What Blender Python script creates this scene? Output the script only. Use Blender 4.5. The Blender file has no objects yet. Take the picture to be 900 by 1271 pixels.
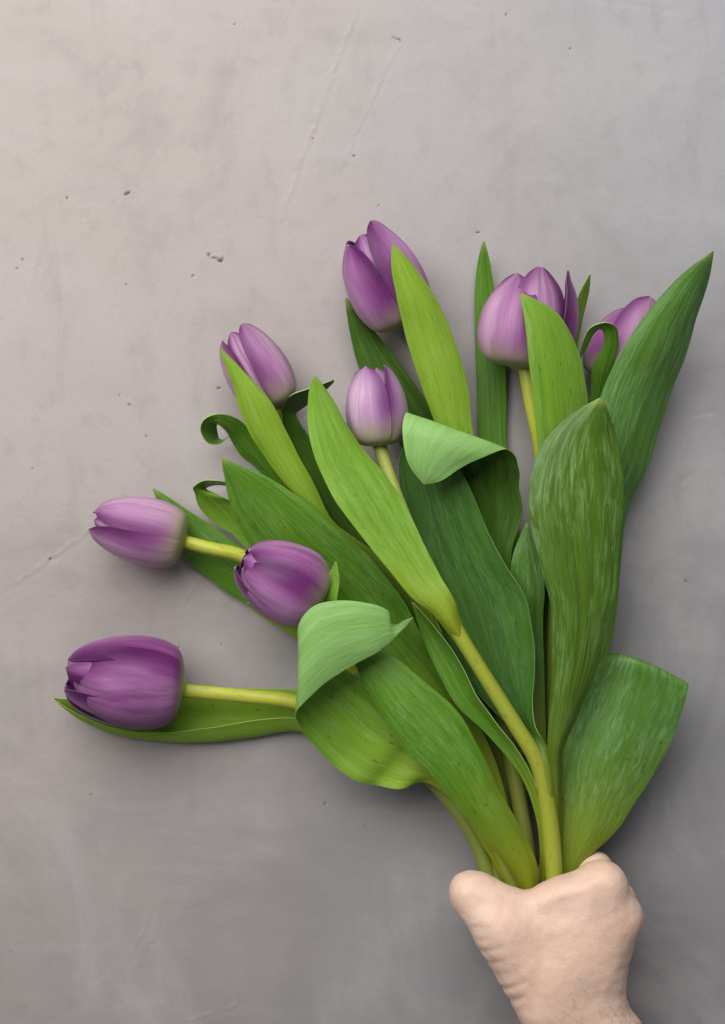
import bpy, math, random
import numpy as np
from mathutils import Vector, noise as mnoise

# ------------------------------------------------------------------ camera, light, exposure
SC = bpy.context.scene
COL = SC.collection
CAM_H = 0.85                     # camera height above the concrete, metres
S = 0.00045                      # metres per photograph pixel on the concrete
cam_d = bpy.data.cameras.new('camera'); cam = bpy.data.objects.new('camera', cam_d); COL.objects.link(cam)
cam.location = (0, 0, CAM_H)
cam_d.sensor_fit = 'VERTICAL'; cam_d.sensor_height = 36.0
cam_d.lens = 36.0 * CAM_H / (1271 * S)
cam_d.clip_start = 0.01; cam_d.clip_end = 50
SC.camera = cam

W = bpy.data.worlds.new('World'); SC.world = W; W.use_nodes = True
bg = W.node_tree.nodes['Background']
bg.inputs[0].default_value = (0.86, 0.92, 1.0, 1); bg.inputs[1].default_value = 0.15

def area(name, loc, target, sx, sy, power, col):
    d = bpy.data.lights.new(name, 'AREA'); d.shape = 'RECTANGLE'; d.size = sx; d.size_y = sy
    d.energy = power; d.color = col
    o = bpy.data.objects.new(name, d); COL.objects.link(o); o.location = loc
    o.rotation_euler = (Vector(target) - Vector(loc)).to_track_quat('-Z', 'Y').to_euler()
    return o
# a tall window beyond the top of the picture, a little to the left, and an added dim warm fill from the left
area('window_light', (-0.34, 0.72, 1.00), (-0.02, 0.04, 0.0), 1.5, 1.1, 28.0, (1.0, 0.985, 0.97))
area('warm_fill', (-1.15, 0.10, 0.95), (-0.1, -0.1, 0.0), 0.5, 0.5, 1.1, (1.0, 0.82, 0.70))

SC.view_settings.view_transform = 'Standard'; SC.view_settings.look = 'None'
SC.view_settings.exposure = 0.0; SC.view_settings.gamma = 1.0
SC.render.engine = 'CYCLES'

# ------------------------------------------------------------------ helpers
def P(px, py, h=0.0):
    """photograph pixel + height above the concrete in centimetres -> metres"""
    h = h * 0.01; k = (CAM_H - h) / CAM_H * S
    return np.array([(px - 450.0) * k, (635.5 - py) * k, h])

def spline(pts, n, ts=None):
    """Catmull-Rom by chord length through pts (k,dim) -> (n,dim)"""
    p = np.asarray(pts, float); k = len(p)
    if ts is None:
        d = np.sqrt(((p[1:] - p[:-1]) ** 2).sum(1)) ** 0.6 + 1e-9
        ts = np.concatenate([[0], np.cumsum(d)])
    m = np.zeros_like(p)
    for i in range(k):
        if i == 0: m[i] = (p[1] - p[0]) / (ts[1] - ts[0])
        elif i == k - 1: m[i] = (p[-1] - p[-2]) / (ts[-1] - ts[-2])
        else:
            a, b = ts[i] - ts[i-1], ts[i+1] - ts[i]
            m[i] = ((p[i] - p[i-1]) / a * b + (p[i+1] - p[i]) / b * a) / (a + b)
    q = np.linspace(ts[0], ts[-1], n)
    j = np.clip(np.searchsorted(ts, q, side='right') - 1, 0, k - 2)
    h = (ts[j+1] - ts[j]); t = (q - ts[j]) / h
    t, h = t[:, None], h[:, None]
    return ((2*t**3 - 3*t**2 + 1) * p[j] + (t**3 - 2*t**2 + t) * h * m[j]
            + (-2*t**3 + 3*t**2) * p[j+1] + (t**3 - t**2) * h * m[j+1])

def lerpc(x, ctrl):
    c = np.asarray(ctrl, float)
    d = spline(c, 200, ts=c[:, 0])
    return np.interp(x, d[:, 0], d[:, 1])

def thing(name, label, cat, loc, group=None):
    o = bpy.data.objects.new(name, None); COL.objects.link(o)
    o.empty_display_size = 0.02
    o.location = Vector(loc); o['label'] = label; o['category'] = cat
    if group: o['group'] = group
    return o

def world_loc(o):
    v = Vector((0, 0, 0))
    while o is not None:
        v += o.location; o = o.parent
    return v

def mesh_obj(name, verts, faces, mats, parent=None, midx=None, uvs=None, attrs=None, smooth=True):
    off = np.array(world_loc(parent)) if parent is not None else np.zeros(3)
    me = bpy.data.meshes.new(name)
    me.from_pydata([tuple(v) for v in (np.asarray(verts) - off)], [], [tuple(int(i) for i in f) for f in faces])
    for m in mats: me.materials.append(m)
    if midx is not None: me.polygons.foreach_set('material_index', np.asarray(midx, np.int32))
    if smooth: me.polygons.foreach_set('use_smooth', np.ones(len(me.polygons), bool))
    if uvs is not None:
        uvl = me.uv_layers.new(name='uv')
        li = np.zeros(len(me.loops), np.int32); me.loops.foreach_get('vertex_index', li)
        uvl.data.foreach_set('uv', np.asarray(uvs, np.float32)[li].ravel())
    for k, a in (attrs or {}).items():
        at = me.attributes.new(k, 'FLOAT', 'POINT'); at.data.foreach_set('value', np.asarray(a, np.float32))
    me.update()
    o = bpy.data.objects.new(name, me); COL.objects.link(o)
    if parent is not None: o.parent = parent
    return o

def grid_normals(G):
    dv = np.gradient(G, axis=0); du = np.gradient(G, axis=1)
    n = np.cross(du, dv); l = np.linalg.norm(n, axis=2, keepdims=True)
    n = n / np.maximum(l, 1e-12)
    return n

def sheet(name, G, thick, mats, parent, dry=None):
    """G (nv,nu,3): base->tip by left->right.  A closed thin solid: front, back and rim faces."""
    nv, nu = G.shape[:2]
    N = grid_normals(G)
    th = thick if np.ndim(thick) else np.full((nv, nu), thick)
    A = G + N * th[..., None] * 0.5; B = G - N * th[..., None] * 0.5
    uu, vv = np.meshgrid(np.linspace(0, 1, nu), np.linspace(0, 1, nv))
    uv = np.stack([uu, vv], 2).reshape(-1, 2)
    n = nv * nu
    I = np.arange(n).reshape(nv, nu)
    q = np.stack([I[:-1, :-1], I[:-1, 1:], I[1:, 1:], I[1:, :-1]], 2).reshape(-1, 4)
    qb = q[:, ::-1] + n
    loop = np.concatenate([I[0, :-1], I[:-1, -1], I[-1, :0:-1], I[:0:-1, 0]])
    m = len(loop)
    av = A.reshape(-1, 3)[loop]; bv = B.reshape(-1, 3)[loop]
    cen = (av + bv) * 0.5
    verts = np.concatenate([A.reshape(-1, 3), B.reshape(-1, 3), av, bv])
    uvs = np.concatenate([uv, uv, uv[loop], uv[loop]])
    a = 2 * n + np.arange(m); b = a + m
    rim = np.stack([b, np.roll(b, -1), np.roll(a, -1), a], 1)
    faces = np.concatenate([q, qb, rim])
    mi = np.concatenate([np.zeros(len(q)), np.ones(len(qb)), np.full(m, min(2, len(mats) - 1))]).astype(int)
    if dry is None: dry = np.zeros((nv, nu))
    d = dry.reshape(-1); attrs = {'dry': np.concatenate([d, d, d[loop], d[loop]])}
    return mesh_obj(name, verts, faces, mats, parent, mi, uvs, attrs)

# ------------------------------------------------------------------ materials
class NT:
    def __init__(s, name):
        s.m = bpy.data.materials.new(name); s.m.use_nodes = True; s.t = s.m.node_tree
        s.b = s.t.nodes['Principled BSDF']; s.out = s.t.nodes['Material Output']
    def n(s, typ, **kw):
        x = s.t.nodes.new(typ)
        for k, v in kw.items(): setattr(x, k, v)
        return x
    def l(s, a, b): s.t.links.new(a, b)
    def put(s, sock, v):
        if hasattr(v, 'is_linked') or isinstance(v, bpy.types.NodeSocket): s.l(v, sock)
        elif isinstance(v, tuple) and len(v) == 3 and sock.type == 'RGBA': sock.default_value = (*v, 1)
        else: sock.default_value = v
    def math(s, op, a, b=0.0, c=None, clamp=False):
        x = s.n('ShaderNodeMath', operation=op, use_clamp=clamp); s.put(x.inputs[0], a); s.put(x.inputs[1], b)
        if c is not None: s.put(x.inputs[2], c)
        return x.outputs[0]
    def vmath(s, op, a, b=(0, 0, 0)):
        x = s.n('ShaderNodeVectorMath', operation=op); s.put(x.inputs[0], a); s.put(x.inputs[1], b)
        return x.outputs[1] if op in ('LENGTH', 'DISTANCE', 'DOT_PRODUCT') else x.outputs[0]
    def mix(s, f, a, b, blend='MIX'):
        x = s.n('ShaderNodeMix', data_type='RGBA', blend_type=blend); s.put(x.inputs[0], f); s.put(x.inputs[6], a); s.put(x.inputs[7], b)
        return x.outputs[2]
    def noise(s, vec, scale, detail=3.0, rough=0.55, dist=0.0):
        x = s.n('ShaderNodeTexNoise'); s.put(x.inputs['Vector'], vec)
        x.inputs['Scale'].default_value = scale; x.inputs['Detail'].default_value = detail
        x.inputs['Roughness'].default_value = rough; x.inputs['Distortion'].default_value = dist
        return x.outputs[0]
    def ramp(s, f, lo, hi, a=0.0, b=1.0):
        x = s.n('ShaderNodeMapRange', interpolation_type='SMOOTHSTEP'); s.put(x.inputs[0], f)
        x.inputs[1].default_value = lo; x.inputs[2].default_value = hi
        x.inputs[3].default_value = a; x.inputs[4].default_value = b
        return x.outputs[0]
    def bump(s, hgt, dist, strength=1.0, prev=None):
        x = s.n('ShaderNodeBump'); s.l(hgt, x.inputs['Height']); x.inputs['Distance'].default_value = dist
        x.inputs['Strength'].default_value = strength
        if prev is not None: s.l(prev, x.inputs['Normal'])
        return x.outputs[0]

def uv_nodes(t):
    uvn = t.n('ShaderNodeUVMap', uv_map='uv').outputs[0]
    sep = t.n('ShaderNodeSeparateXYZ'); t.l(uvn, sep.inputs[0])
    rnd = t.n('ShaderNodeObjectInfo').outputs['Random']
    return sep.outputs[0], sep.outputs[1], rnd

def uvvec(t, u, v, ku, kv, rnd, off=0.0):
    c = t.n('ShaderNodeCombineXYZ')
    t.l(t.math('MULTIPLY_ADD', u, ku, t.math('MULTIPLY', rnd, 31.7 + off)), c.inputs[0])
    t.l(t.math('MULTIPLY_ADD', v, kv, t.math('MULTIPLY', rnd, 57.3 + off)), c.inputs[1])
    return c.outputs[0]

def leaf_mat(name, base, dark, root, wax, waxamt, rough=0.42, transl=0.18, scuff=0.5, rootv=0.52):
    t = NT(name); u, v, rnd = uv_nodes(t)
    veins = t.noise(uvvec(t, u, v, 42, 1.2, rnd), 1.0, 4.0, 0.7)
    bands = t.noise(uvvec(t, u, v, 9, 1.1, rnd, 3.0), 1.0, 3.0, 0.55)
    streak = t.noise(uvvec(t, u, v, 24, 15, rnd, 9.0), 1.0, 6.0, 0.74, 0.5)
    blot = t.noise(uvvec(t, u, v, 3.2, 3.8, rnd, 5.0), 1.0, 4.0, 0.6)
    spots = t.noise(uvvec(t, u, v, 16, 34, rnd, 7.0), 1.0, 3.0, 0.5)
    col = t.mix(t.ramp(bands, 0.30, 0.72, 0.0, 0.8), base, dark)
    col = t.mix(t.math('MULTIPLY', t.ramp(veins, 0.40, 0.64), 0.30), col, dark)
    # pale waxy bloom, rubbed off in streaks
    wx = t.math('MULTIPLY', t.ramp(streak, 0.40, 0.70), t.ramp(blot, 0.34, 0.60))
    col = t.mix(t.math('MULTIPLY', wx, waxamt), col, wax)
    # yellower towards the sheath
    col = t.mix(t.ramp(v, 0.02, rootv, 0.9, 0.0), col, root)
    # midrib
    mr = t.ramp(t.math('ABSOLUTE', t.math('SUBTRACT', u, 0.5)), 0.0, 0.03, 0.22, 0.0)
    col = t.mix(mr, col, tuple(0.5 * (p + q) for p, q in zip(root, base)) if rootv > 0.4 else tuple(1.5 * c for c in base))
    # bruised specks
    sp = t.math('MULTIPLY', t.ramp(spots, 0.64, 0.73), scuff)
    col = t.mix(sp, col, tuple(0.28 * c for c in dark))
    # pale tip and dry brown edge
    col = t.mix(t.ramp(v, 0.965, 1.0, 0.0, 0.55), col, (0.42, 0.46, 0.12))
    dry = t.n('ShaderNodeAttribute', attribute_name='dry').outputs['Fac']
    col = t.mix(t.ramp(dry, 0.15, 0.75), col, (0.16, 0.075, 0.025))
    t.put(t.b.inputs['Base Color'], col)
    t.put(t.b.inputs['Roughness'], t.math('MULTIPLY_ADD', streak, 0.28, rough - 0.12))
    t.b.inputs['Specular IOR Level'].default_value = 0.30
    nb = t.bump(veins, 0.0003, 0.40); nb = t.bump(blot, 0.0026, 0.40, nb); nb = t.bump(streak, 0.0004, 0.25, nb)
    t.l(nb, t.b.inputs['Normal'])
    tr = t.n('ShaderNodeBsdfTranslucent')
    t.put(tr.inputs[0], t.mix(1.0, col, (1.0, 1.0, 0.55), 'MULTIPLY')); t.l(nb, tr.inputs[1])
    mx = t.n('ShaderNodeMixShader'); mx.inputs[0].default_value = transl
    t.l(t.b.outputs[0], mx.inputs[1]); t.l(tr.outputs[0], mx.inputs[2]); t.l(mx.outputs[0], t.out.inputs[0])
    return t.m

def edge_mat(name, col):
    t = NT(name); t.put(t.b.inputs['Base Color'], t.mix(t.n('ShaderNodeAttribute', attribute_name='dry').outputs['Fac'], col, (0.16, 0.075, 0.025)))
    t.b.inputs['Roughness'].default_value = 0.5
    return t.m

ROOT = (0.30, 0.36, 0.035)
LM = {
 'light': leaf_mat('leaf_yellow_green', (0.35, 0.56, 0.045), (0.26, 0.46, 0.025), (0.42, 0.47, 0.02), (0.44, 0.66, 0.18), 0.45, 0.45, 0.30),
 'fresh': leaf_mat('leaf_fresh_green', (0.245, 0.460, 0.034), (0.145, 0.325, 0.018), (0.36, 0.41, 0.02), (0.36, 0.60, 0.18), 0.55, 0.42, 0.24),
 'mid': leaf_mat('leaf_mid_green', (0.125, 0.290, 0.018), (0.062, 0.168, 0.009), (0.27, 0.32, 0.014), (0.25, 0.47, 0.14), 0.42, 0.40, 0.18),
 'dark': leaf_mat('leaf_dark_green', (0.066, 0.152, 0.010), (0.034, 0.084, 0.005), (0.13, 0.165, 0.010), (0.14, 0.28, 0.08), 0.45, 0.40, 0.14),
 'deep': leaf_mat('leaf_blue_green', (0.062, 0.165, 0.020), (0.034, 0.098, 0.011), (0.30, 0.34, 0.025), (0.12, 0.27, 0.10), 0.50, 0.38, 0.14, rootv=0.24),
 'olive': leaf_mat('leaf_olive_green', (0.092, 0.190, 0.012), (0.044, 0.092, 0.005), (0.16, 0.20, 0.010), (0.24, 0.44, 0.14), 0.66, 0.36, 0.14, 0.25),
 'wax': leaf_mat('leaf_glaucous_green', (0.110, 0.255, 0.034), (0.062, 0.160, 0.018), (0.23, 0.29, 0.012), (0.27, 0.48, 0.24), 0.60, 0.40, 0.16),
 'pale': leaf_mat('leaf_pale_underside', (0.29, 0.54, 0.15), (0.22, 0.45, 0.10), (0.28, 0.42, 0.05), (0.42, 0.65, 0.30), 0.50, 0.42, 0.20, 0.2),
}
EDGE = edge_mat('leaf_edge', (0.30, 0.46, 0.12))
EDGE_W = edge_mat('leaf_edge_waxy', (0.24, 0.42, 0.20))

def stem_mat(name, a, b, low=None, rng=(0.25, 0.6)):
    t = NT(name); u, v, rnd = uv_nodes(t)
    n1 = t.noise(uvvec(t, u, v, 4, 6, rnd), 1.0, 4.0); n2 = t.noise(uvvec(t, u, v, 40, 3, rnd), 1.0, 3.0)
    n3 = t.noise(uvvec(t, u, v, 10, 40, rnd), 1.0, 3.0)
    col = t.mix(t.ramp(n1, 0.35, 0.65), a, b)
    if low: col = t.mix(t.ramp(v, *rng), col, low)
    col = t.mix(t.math('MULTIPLY', n2, 0.35), col, tuple(0.6 * x for x in b))
    col = t.mix(t.ramp(n3, 0.58, 0.70, 0.0, 0.55), col, (0.22, 0.17, 0.03))
    t.put(t.b.inputs['Base Color'], col); t.b.inputs['Roughness'].default_value = 0.42
    t.b.inputs['Subsurface Weight'].default_value = 0.12; t.b.inputs['Subsurface Radius'].default_value = (0.3, 0.4, 0.05)
    t.b.inputs['Subsurface Scale'].default_value = 0.006
    t.l(t.bump(n2, 0.0006, 0.4), t.b.inputs['Normal'])
    return t.m
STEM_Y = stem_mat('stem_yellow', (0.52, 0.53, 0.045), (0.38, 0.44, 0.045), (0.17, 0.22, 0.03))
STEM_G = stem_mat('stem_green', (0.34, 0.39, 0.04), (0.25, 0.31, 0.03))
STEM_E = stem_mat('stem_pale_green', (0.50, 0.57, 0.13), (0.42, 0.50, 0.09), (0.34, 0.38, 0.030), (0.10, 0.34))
STEM_M = stem_mat('stem_olive', (0.27, 0.30, 0.045), (0.19, 0.24, 0.035))

def petal_mat(name, pale, mid, deep, paleamt=0.6, inner=False, cream=0.50):
    t = NT(name); u, v, rnd = uv_nodes(t)
    fine = t.noise(uvvec(t, u, v, 70, 2.0, rnd), 1.0, 3.0, 0.65)
    broad = t.noise(uvvec(t, u, v, 4.5, 1.5, rnd, 4.0), 1.0, 3.0, 0.55)
    cu = t.math('ABSOLUTE', t.math('MULTIPLY_ADD', u, 2.0, -1.0))
    # pale body and painted-in sheen along the petal's back, deeper colour at the margins
    ctr = t.math('MULTIPLY', t.ramp(cu, 0.05, 0.85, 1.0, 0.0), t.ramp(broad, 0.30, 0.60, 0.25, 1.0))
    col = t.mix(t.math('MULTIPLY', ctr, paleamt), mid, pale)
    col = t.mix(t.math('MULTIPLY', t.ramp(fine, 0.45, 0.70), 0.26), col, deep)
    edge = t.math('MULTIPLY', t.ramp(cu, 0.38, 0.98), t.ramp(v, 0.25, 0.65))
    col = t.mix(t.math('MULTIPLY', edge, 0.85), col, deep)
    col = t.mix(t.math('MULTIPLY', t.ramp(v, 0.66, 0.97), 0.42), col, deep)
    if not inner:
        wob = t.math('MULTIPLY_ADD', broad, 0.16, -0.08)
        col = t.mix(t.ramp(t.math('ADD', v, wob), cream - 0.28, cream, 0.92, 0.0), col, (0.47, 0.47, 0.22))
        col = t.mix(t.ramp(v, 0.06, 0.30, 0.85, 0.0), col, (0.42, 0.44, 0.09))
    col = t.mix(t.ramp(v, 0.975, 1.0, 0.0, 0.6), col, (0.72, 0.55, 0.68))
    t.put(t.b.inputs['Base Color'], col)
    t.b.inputs['Roughness'].default_value = 0.42; t.b.inputs['Specular IOR Level'].default_value = 0.35
    t.b.inputs['Sheen Weight'].default_value = 0.12; t.b.inputs['Sheen Roughness'].default_value = 0.4
    nb = t.bump(fine, 0.0003, 0.4); nb = t.bump(broad, 0.002, 0.3, nb)
    t.l(nb, t.b.inputs['Normal'])
    tr = t.n('ShaderNodeBsdfTranslucent'); t.put(tr.inputs[0], col); t.l(nb, tr.inputs[1])
    mx = t.n('ShaderNodeMixShader'); mx.inputs[0].default_value = 0.60 if inner else 0.27
    t.l(t.b.outputs[0], mx.inputs[1]); t.l(tr.outputs[0], mx.inputs[2]); t.l(mx.outputs[0], t.out.inputs[0])
    return t.m
PM = {
 'pale': petal_mat('petal_pale_lavender', (0.721, 0.504, 0.672), (0.498, 0.242, 0.478), (0.159, 0.021, 0.166), 0.95, cream=0.56),
 'pink': petal_mat('petal_pinkish_mauve', (0.657, 0.398, 0.580), (0.403, 0.145, 0.368), (0.138, 0.017, 0.129), 0.92),
 'purple': petal_mat('petal_purple', (0.594, 0.301, 0.552), (0.286, 0.053, 0.267), (0.090, 0.008, 0.092), 0.88),
 'deep': petal_mat('petal_deep_purple', (0.572, 0.272, 0.515), (0.212, 0.031, 0.202), (0.066, 0.005, 0.069), 0.85, cream=0.30),
}
PM_IN = petal_mat('petal_inside', (0.530, 0.194, 0.478), (0.424, 0.126, 0.386), (0.265, 0.049, 0.248), 0.5, inner=True)
PM_EDGE = petal_mat('petal_edge', (0.424, 0.194, 0.386), (0.382, 0.155, 0.350), (0.318, 0.107, 0.294), 0.5, inner=True)
PISTIL = stem_mat('pistil_green', (0.40, 0.42, 0.12), (0.30, 0.34, 0.08))

# ------------------------------------------------------------------ the concrete surface
def concrete():
    t = NT('troweled_concrete')
    pos = t.n('ShaderNodeTexCoord').outputs['Object']
    sepo = t.n('ShaderNodeSeparateXYZ'); t.l(pos, sepo.inputs[0])
    big = t.noise(pos, 3.2, 4.0, 0.55, 0.4)
    cloud = t.noise(pos, 9.0, 6.0, 0.62, 0.8)
    st = t.n('ShaderNodeMapping'); t.l(pos, st.inputs[0]); st.inputs['Scale'].default_value = (7, 34, 1); st.inputs['Rotation'].default_value = (0, 0, 0.06)
    trowel = t.noise(st.outputs[0], 1.0, 5.0, 0.6, 0.6)
    st2 = t.n('ShaderNodeMapping'); t.l(pos, st2.inputs[0]); st2.inputs['Scale'].default_value = (60, 14, 1); st2.inputs['Rotation'].default_value = (0, 0, -0.45)
    trowel2 = t.noise(st2.outputs[0], 1.0, 4.0, 0.6, 0.4)
    mott = t.noise(pos, 70.0, 5.0, 0.6)
    grain = t.noise(pos, 900.0, 3.0, 0.6)
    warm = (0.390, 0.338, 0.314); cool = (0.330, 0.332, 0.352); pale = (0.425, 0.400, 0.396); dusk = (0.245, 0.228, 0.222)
    # browner to the left, greyer to the right, darker in patches towards bottom right
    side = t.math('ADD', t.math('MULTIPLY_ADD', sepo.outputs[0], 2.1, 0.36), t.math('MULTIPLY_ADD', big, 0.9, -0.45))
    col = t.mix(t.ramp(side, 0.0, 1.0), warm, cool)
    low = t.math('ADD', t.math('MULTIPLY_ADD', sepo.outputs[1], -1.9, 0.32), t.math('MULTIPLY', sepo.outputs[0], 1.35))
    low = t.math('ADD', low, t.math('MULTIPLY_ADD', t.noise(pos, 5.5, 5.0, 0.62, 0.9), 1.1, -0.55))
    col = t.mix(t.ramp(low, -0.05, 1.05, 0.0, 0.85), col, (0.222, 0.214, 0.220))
    col = t.mix(t.math('MULTIPLY', t.ramp(cloud, 0.47, 0.70), 0.52), col, pale)
    col = t.mix(t.math('MULTIPLY', t.ramp(cloud, 0.50, 0.28), 0.55), col, dusk)
    col = t.mix(t.math('MULTIPLY', t.ramp(trowel, 0.50, 0.72), 0.22), col, pale)
    col = t.mix(t.math('MULTIPLY', t.ramp(trowel2, 0.54, 0.76), 0.26), col, dusk)
    col = t.mix(t.math('MULTIPLY', t.ramp(mott, 0.50, 0.72), 0.24), col, dusk)
    col = t.mix(t.math('MULTIPLY', t.ramp(grain, 0.40, 0.66), 0.20), col, dusk)
    ridges = t.n('ShaderNodeAttribute', attribute_name='ridge').outputs['Fac']
    pits = t.n('ShaderNodeAttribute', attribute_name='pit').outputs['Fac']
    rough_r = t.math('MULTIPLY', ridges, t.ramp(t.noise(pos, 160.0, 3.0, 0.6), 0.35, 0.62))
    col = t.mix(t.math('MULTIPLY', rough_r, 0.20), col, (0.56, 0.53, 0.51))
    col = t.mix(t.math('MULTIPLY', pits, 0.88), col, (0.035, 0.028, 0.022))
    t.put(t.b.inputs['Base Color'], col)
    t.put(t.b.inputs['Roughness'], t.math('MULTIPLY_ADD', cloud, 0.3, 0.45))
    t.b.inputs['Specular IOR Level'].default_value = 0.35
    nb = t.bump(cloud, 0.0024, 0.25); nb = t.bump(trowel, 0.0008, 0.20, nb); nb = t.bump(mott, 0.0004, 0.35, nb); nb = t.bump(grain, 0.0001, 0.35, nb)
    t.l(nb, t.b.inputs['Normal'])
    return t.m

def build_floor():
    fine = 0.00075
    def axis(lo, hi):
        f = np.arange(lo, hi, fine); k = np.cumsum(np.geomspace(0.004, 0.45, 9))
        return np.concatenate([(lo - k)[::-1], f, f[-1] + k])
    xs, ys = axis(-0.222, 0.222), axis(-0.305, 0.305)
    nx, ny = len(xs), len(ys)
    X, Y = np.meshgrid(xs, ys)
    rng = np.random.default_rng(11)
    # wavering of the marks: a smooth random field
    def field(step):
        gx = np.arange(-0.26, 0.27, step); gy = np.arange(-0.34, 0.35, step)
        g = rng.normal(0, 1, (len(gy), len(gx)))
        fx = np.clip((X + 0.26) / step, 0, len(gx) - 1.001); fy = np.clip((Y + 0.34) / step, 0, len(gy) - 1.001)
        i = fx.astype(int); j = fy.astype(int); u = fx - i; v = fy - j; u = u*u*(3-2*u); v = v*v*(3-2*v)
        return g[j, i]*(1-u)*(1-v) + g[j, i+1]*u*(1-v) + g[j+1, i]*(1-u)*v + g[j+1, i+1]*u*v
    wx = field(.004) * .0004 + field(.0016) * .0002; wy = field(.004) * .0004 + field(.0016) * .0002
    ragged = np.clip(0.55 + 0.5 * field(.0025), 0, 1)
    xf, yf = X + wx, Y + wy
    ridge = np.zeros_like(X); pit = np.zeros_like(X); Z = np.zeros_like(X)
    # trowel ridges: a raised line with a shallow groove on its right-hand side
    for poly, wd, am in (([(441, 18), (414, 85), (389, 160), (371, 205), (349, 268)], .0013, 1), ([(496, 52), (468, 108), (441, 165), (424, 207)], .0010, .8),
                     ([(113, 656), (64, 692), (22, 722)], .0011, 1), ([(266, 690), (226, 750)], .0010, .9), ([(182, 1143), (160, 1190)], .0012, .7),
                     ([(292, 1246), (236, 1266)], .0011, .9), ([(735, 4), (838, 20), (884, 46)], .0012, .6), ([(110, 225), (40, 330), (30, 380)], .0014, .4),
                     ([(150, 492), (166, 502)], .0009, .8), ([(862, 520), (888, 516)], .0010, 1), ([(850, 600), (858, 596)], .0012, 1), ([(255, 1120), (180, 1130)], .0010, .35),
                     ([(240, 300), (214, 372), (190, 420)], .0012, .25), ([(360, 0), (345, 45)], .0012, .5), ([(205, 1100), (188, 1165), (150, 1200)], .0013, .35), ([(770, 278), (840, 272)], .0012, .4),
                     ([(720, 690), (850, 655)], .0009, .2), ([(100, 720), (15, 760)], .0010, .25), ([(420, 940), (250, 935)], .0010, .15), ([(890, 1120), (894, 1200)], .0012, .3)):
        for p, q in zip(poly[:-1], poly[1:]):
            p = P(*p); q = P(*q); e = q - p; L2 = e @ e
            t = np.clip(((xf - p[0]) * e[0] + (yf - p[1]) * e[1]) / L2, 0, 1)
            dx, dy = xf - p[0] - t * e[0], yf - p[1] - t * e[1]
            dd = np.hypot(dx, dy); sg = np.sign(e[0] * dy - e[1] * dx)
            r = np.exp(-(dd / wd) ** 2) * ragged * am; ridge = np.maximum(ridge, r)
            gr = np.exp(-((dd - 2.2 * wd) / (1.3 * wd)) ** 2) * (sg > 0) * am
            Z += 0.00015 * r - 0.00010 * gr
    pl = [(266, 320, 5.5), (273, 322, 5), (259, 317, 3), (241, 343, 2.5), (495, 52, 3.6), (490, 48, 2.6), (708, 62, 2.6), (441, 193, 2.8), (390, 173, 2.3), (158, 239, 3.4), (84, 246, 2.6),
          (26, 322, 2.6), (24, 333, 2.2), (593, 289, 2.8), (220, 803, 3.0), (214, 806, 2.2), (271, 481, 2.4), (113, 987, 2.4), (403, 998, 2.2), (454, 1026, 2), (468, 253, 2),
          (833, 275, 2.2), (157, 351, 2), (62, 694, 3), (149, 490, 2.3), (161, 502, 2.6), (291, 29, 1.8), (629, 19, 1.9), (852, 720, 2.4), (590, 380, 2.2)]
    pl += [(rng.uniform(0, 900), rng.uniform(0, 1271), rng.uniform(1.2, 1.6)) for k in range(12)]
    for x, y, r in pl:
        p = P(x, y); r *= S * 0.58
        an = rng.uniform(-.6, .6); ca, sa = math.cos(an), math.sin(an); sx, sy = rng.uniform(.55, .9), rng.uniform(1.1, 1.6)
        ex, ey = X + 1.6 * wx - p[0], Y + 1.6 * wy - p[1]; dd = np.hypot((ex * ca + ey * sa) * sx, (ey * ca - ex * sa) * sy)
        q = np.clip((1.1 * r - dd) / (0.55 * r), 0, 1); pit = np.maximum(pit, q)
        Z += 0.00008 * np.exp(-((dd - 1.5 * r) / (0.7 * r)) ** 2) * (r > .0013)
    Z -= pit * 0.0008
    inside = (np.abs(X) < .222) & (np.abs(Y) < .305)
    Z += inside * 0.000012 * field(.0012)
    Z = np.where(inside, Z, 0.0)
    n = nx * ny; I = np.arange(n).reshape(ny, nx)
    q = np.stack([I[:-1, :-1], I[:-1, 1:], I[1:, 1:], I[1:, :-1]], 2).reshape(-1, 4).astype(np.int32)
    me = bpy.data.meshes.new('floor')
    me.vertices.add(n); me.vertices.foreach_set('co', np.stack([X, Y, Z], 2).astype(np.float32).ravel())
    me.loops.add(q.size); me.loops.foreach_set('vertex_index', q.ravel())
    me.polygons.add(len(q)); me.polygons.foreach_set('loop_start', np.arange(0, q.size, 4, dtype=np.int32))
    me.update(calc_edges=True); me.validate()
    me.polygons.foreach_set('use_smooth', np.ones(len(me.polygons), bool))
    for nm, a in (('ridge', ridge), ('pit', pit)):
        at = me.attributes.new(nm, 'FLOAT', 'POINT'); at.data.foreach_set('value', a.astype(np.float32).ravel())
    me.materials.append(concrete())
    o = bpy.data.objects.new('floor', me); COL.objects.link(o); o['kind'] = 'structure'
    return o
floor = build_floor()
floor['label'] = 'troweled grey concrete surface with pin holes and scratches'

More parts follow.
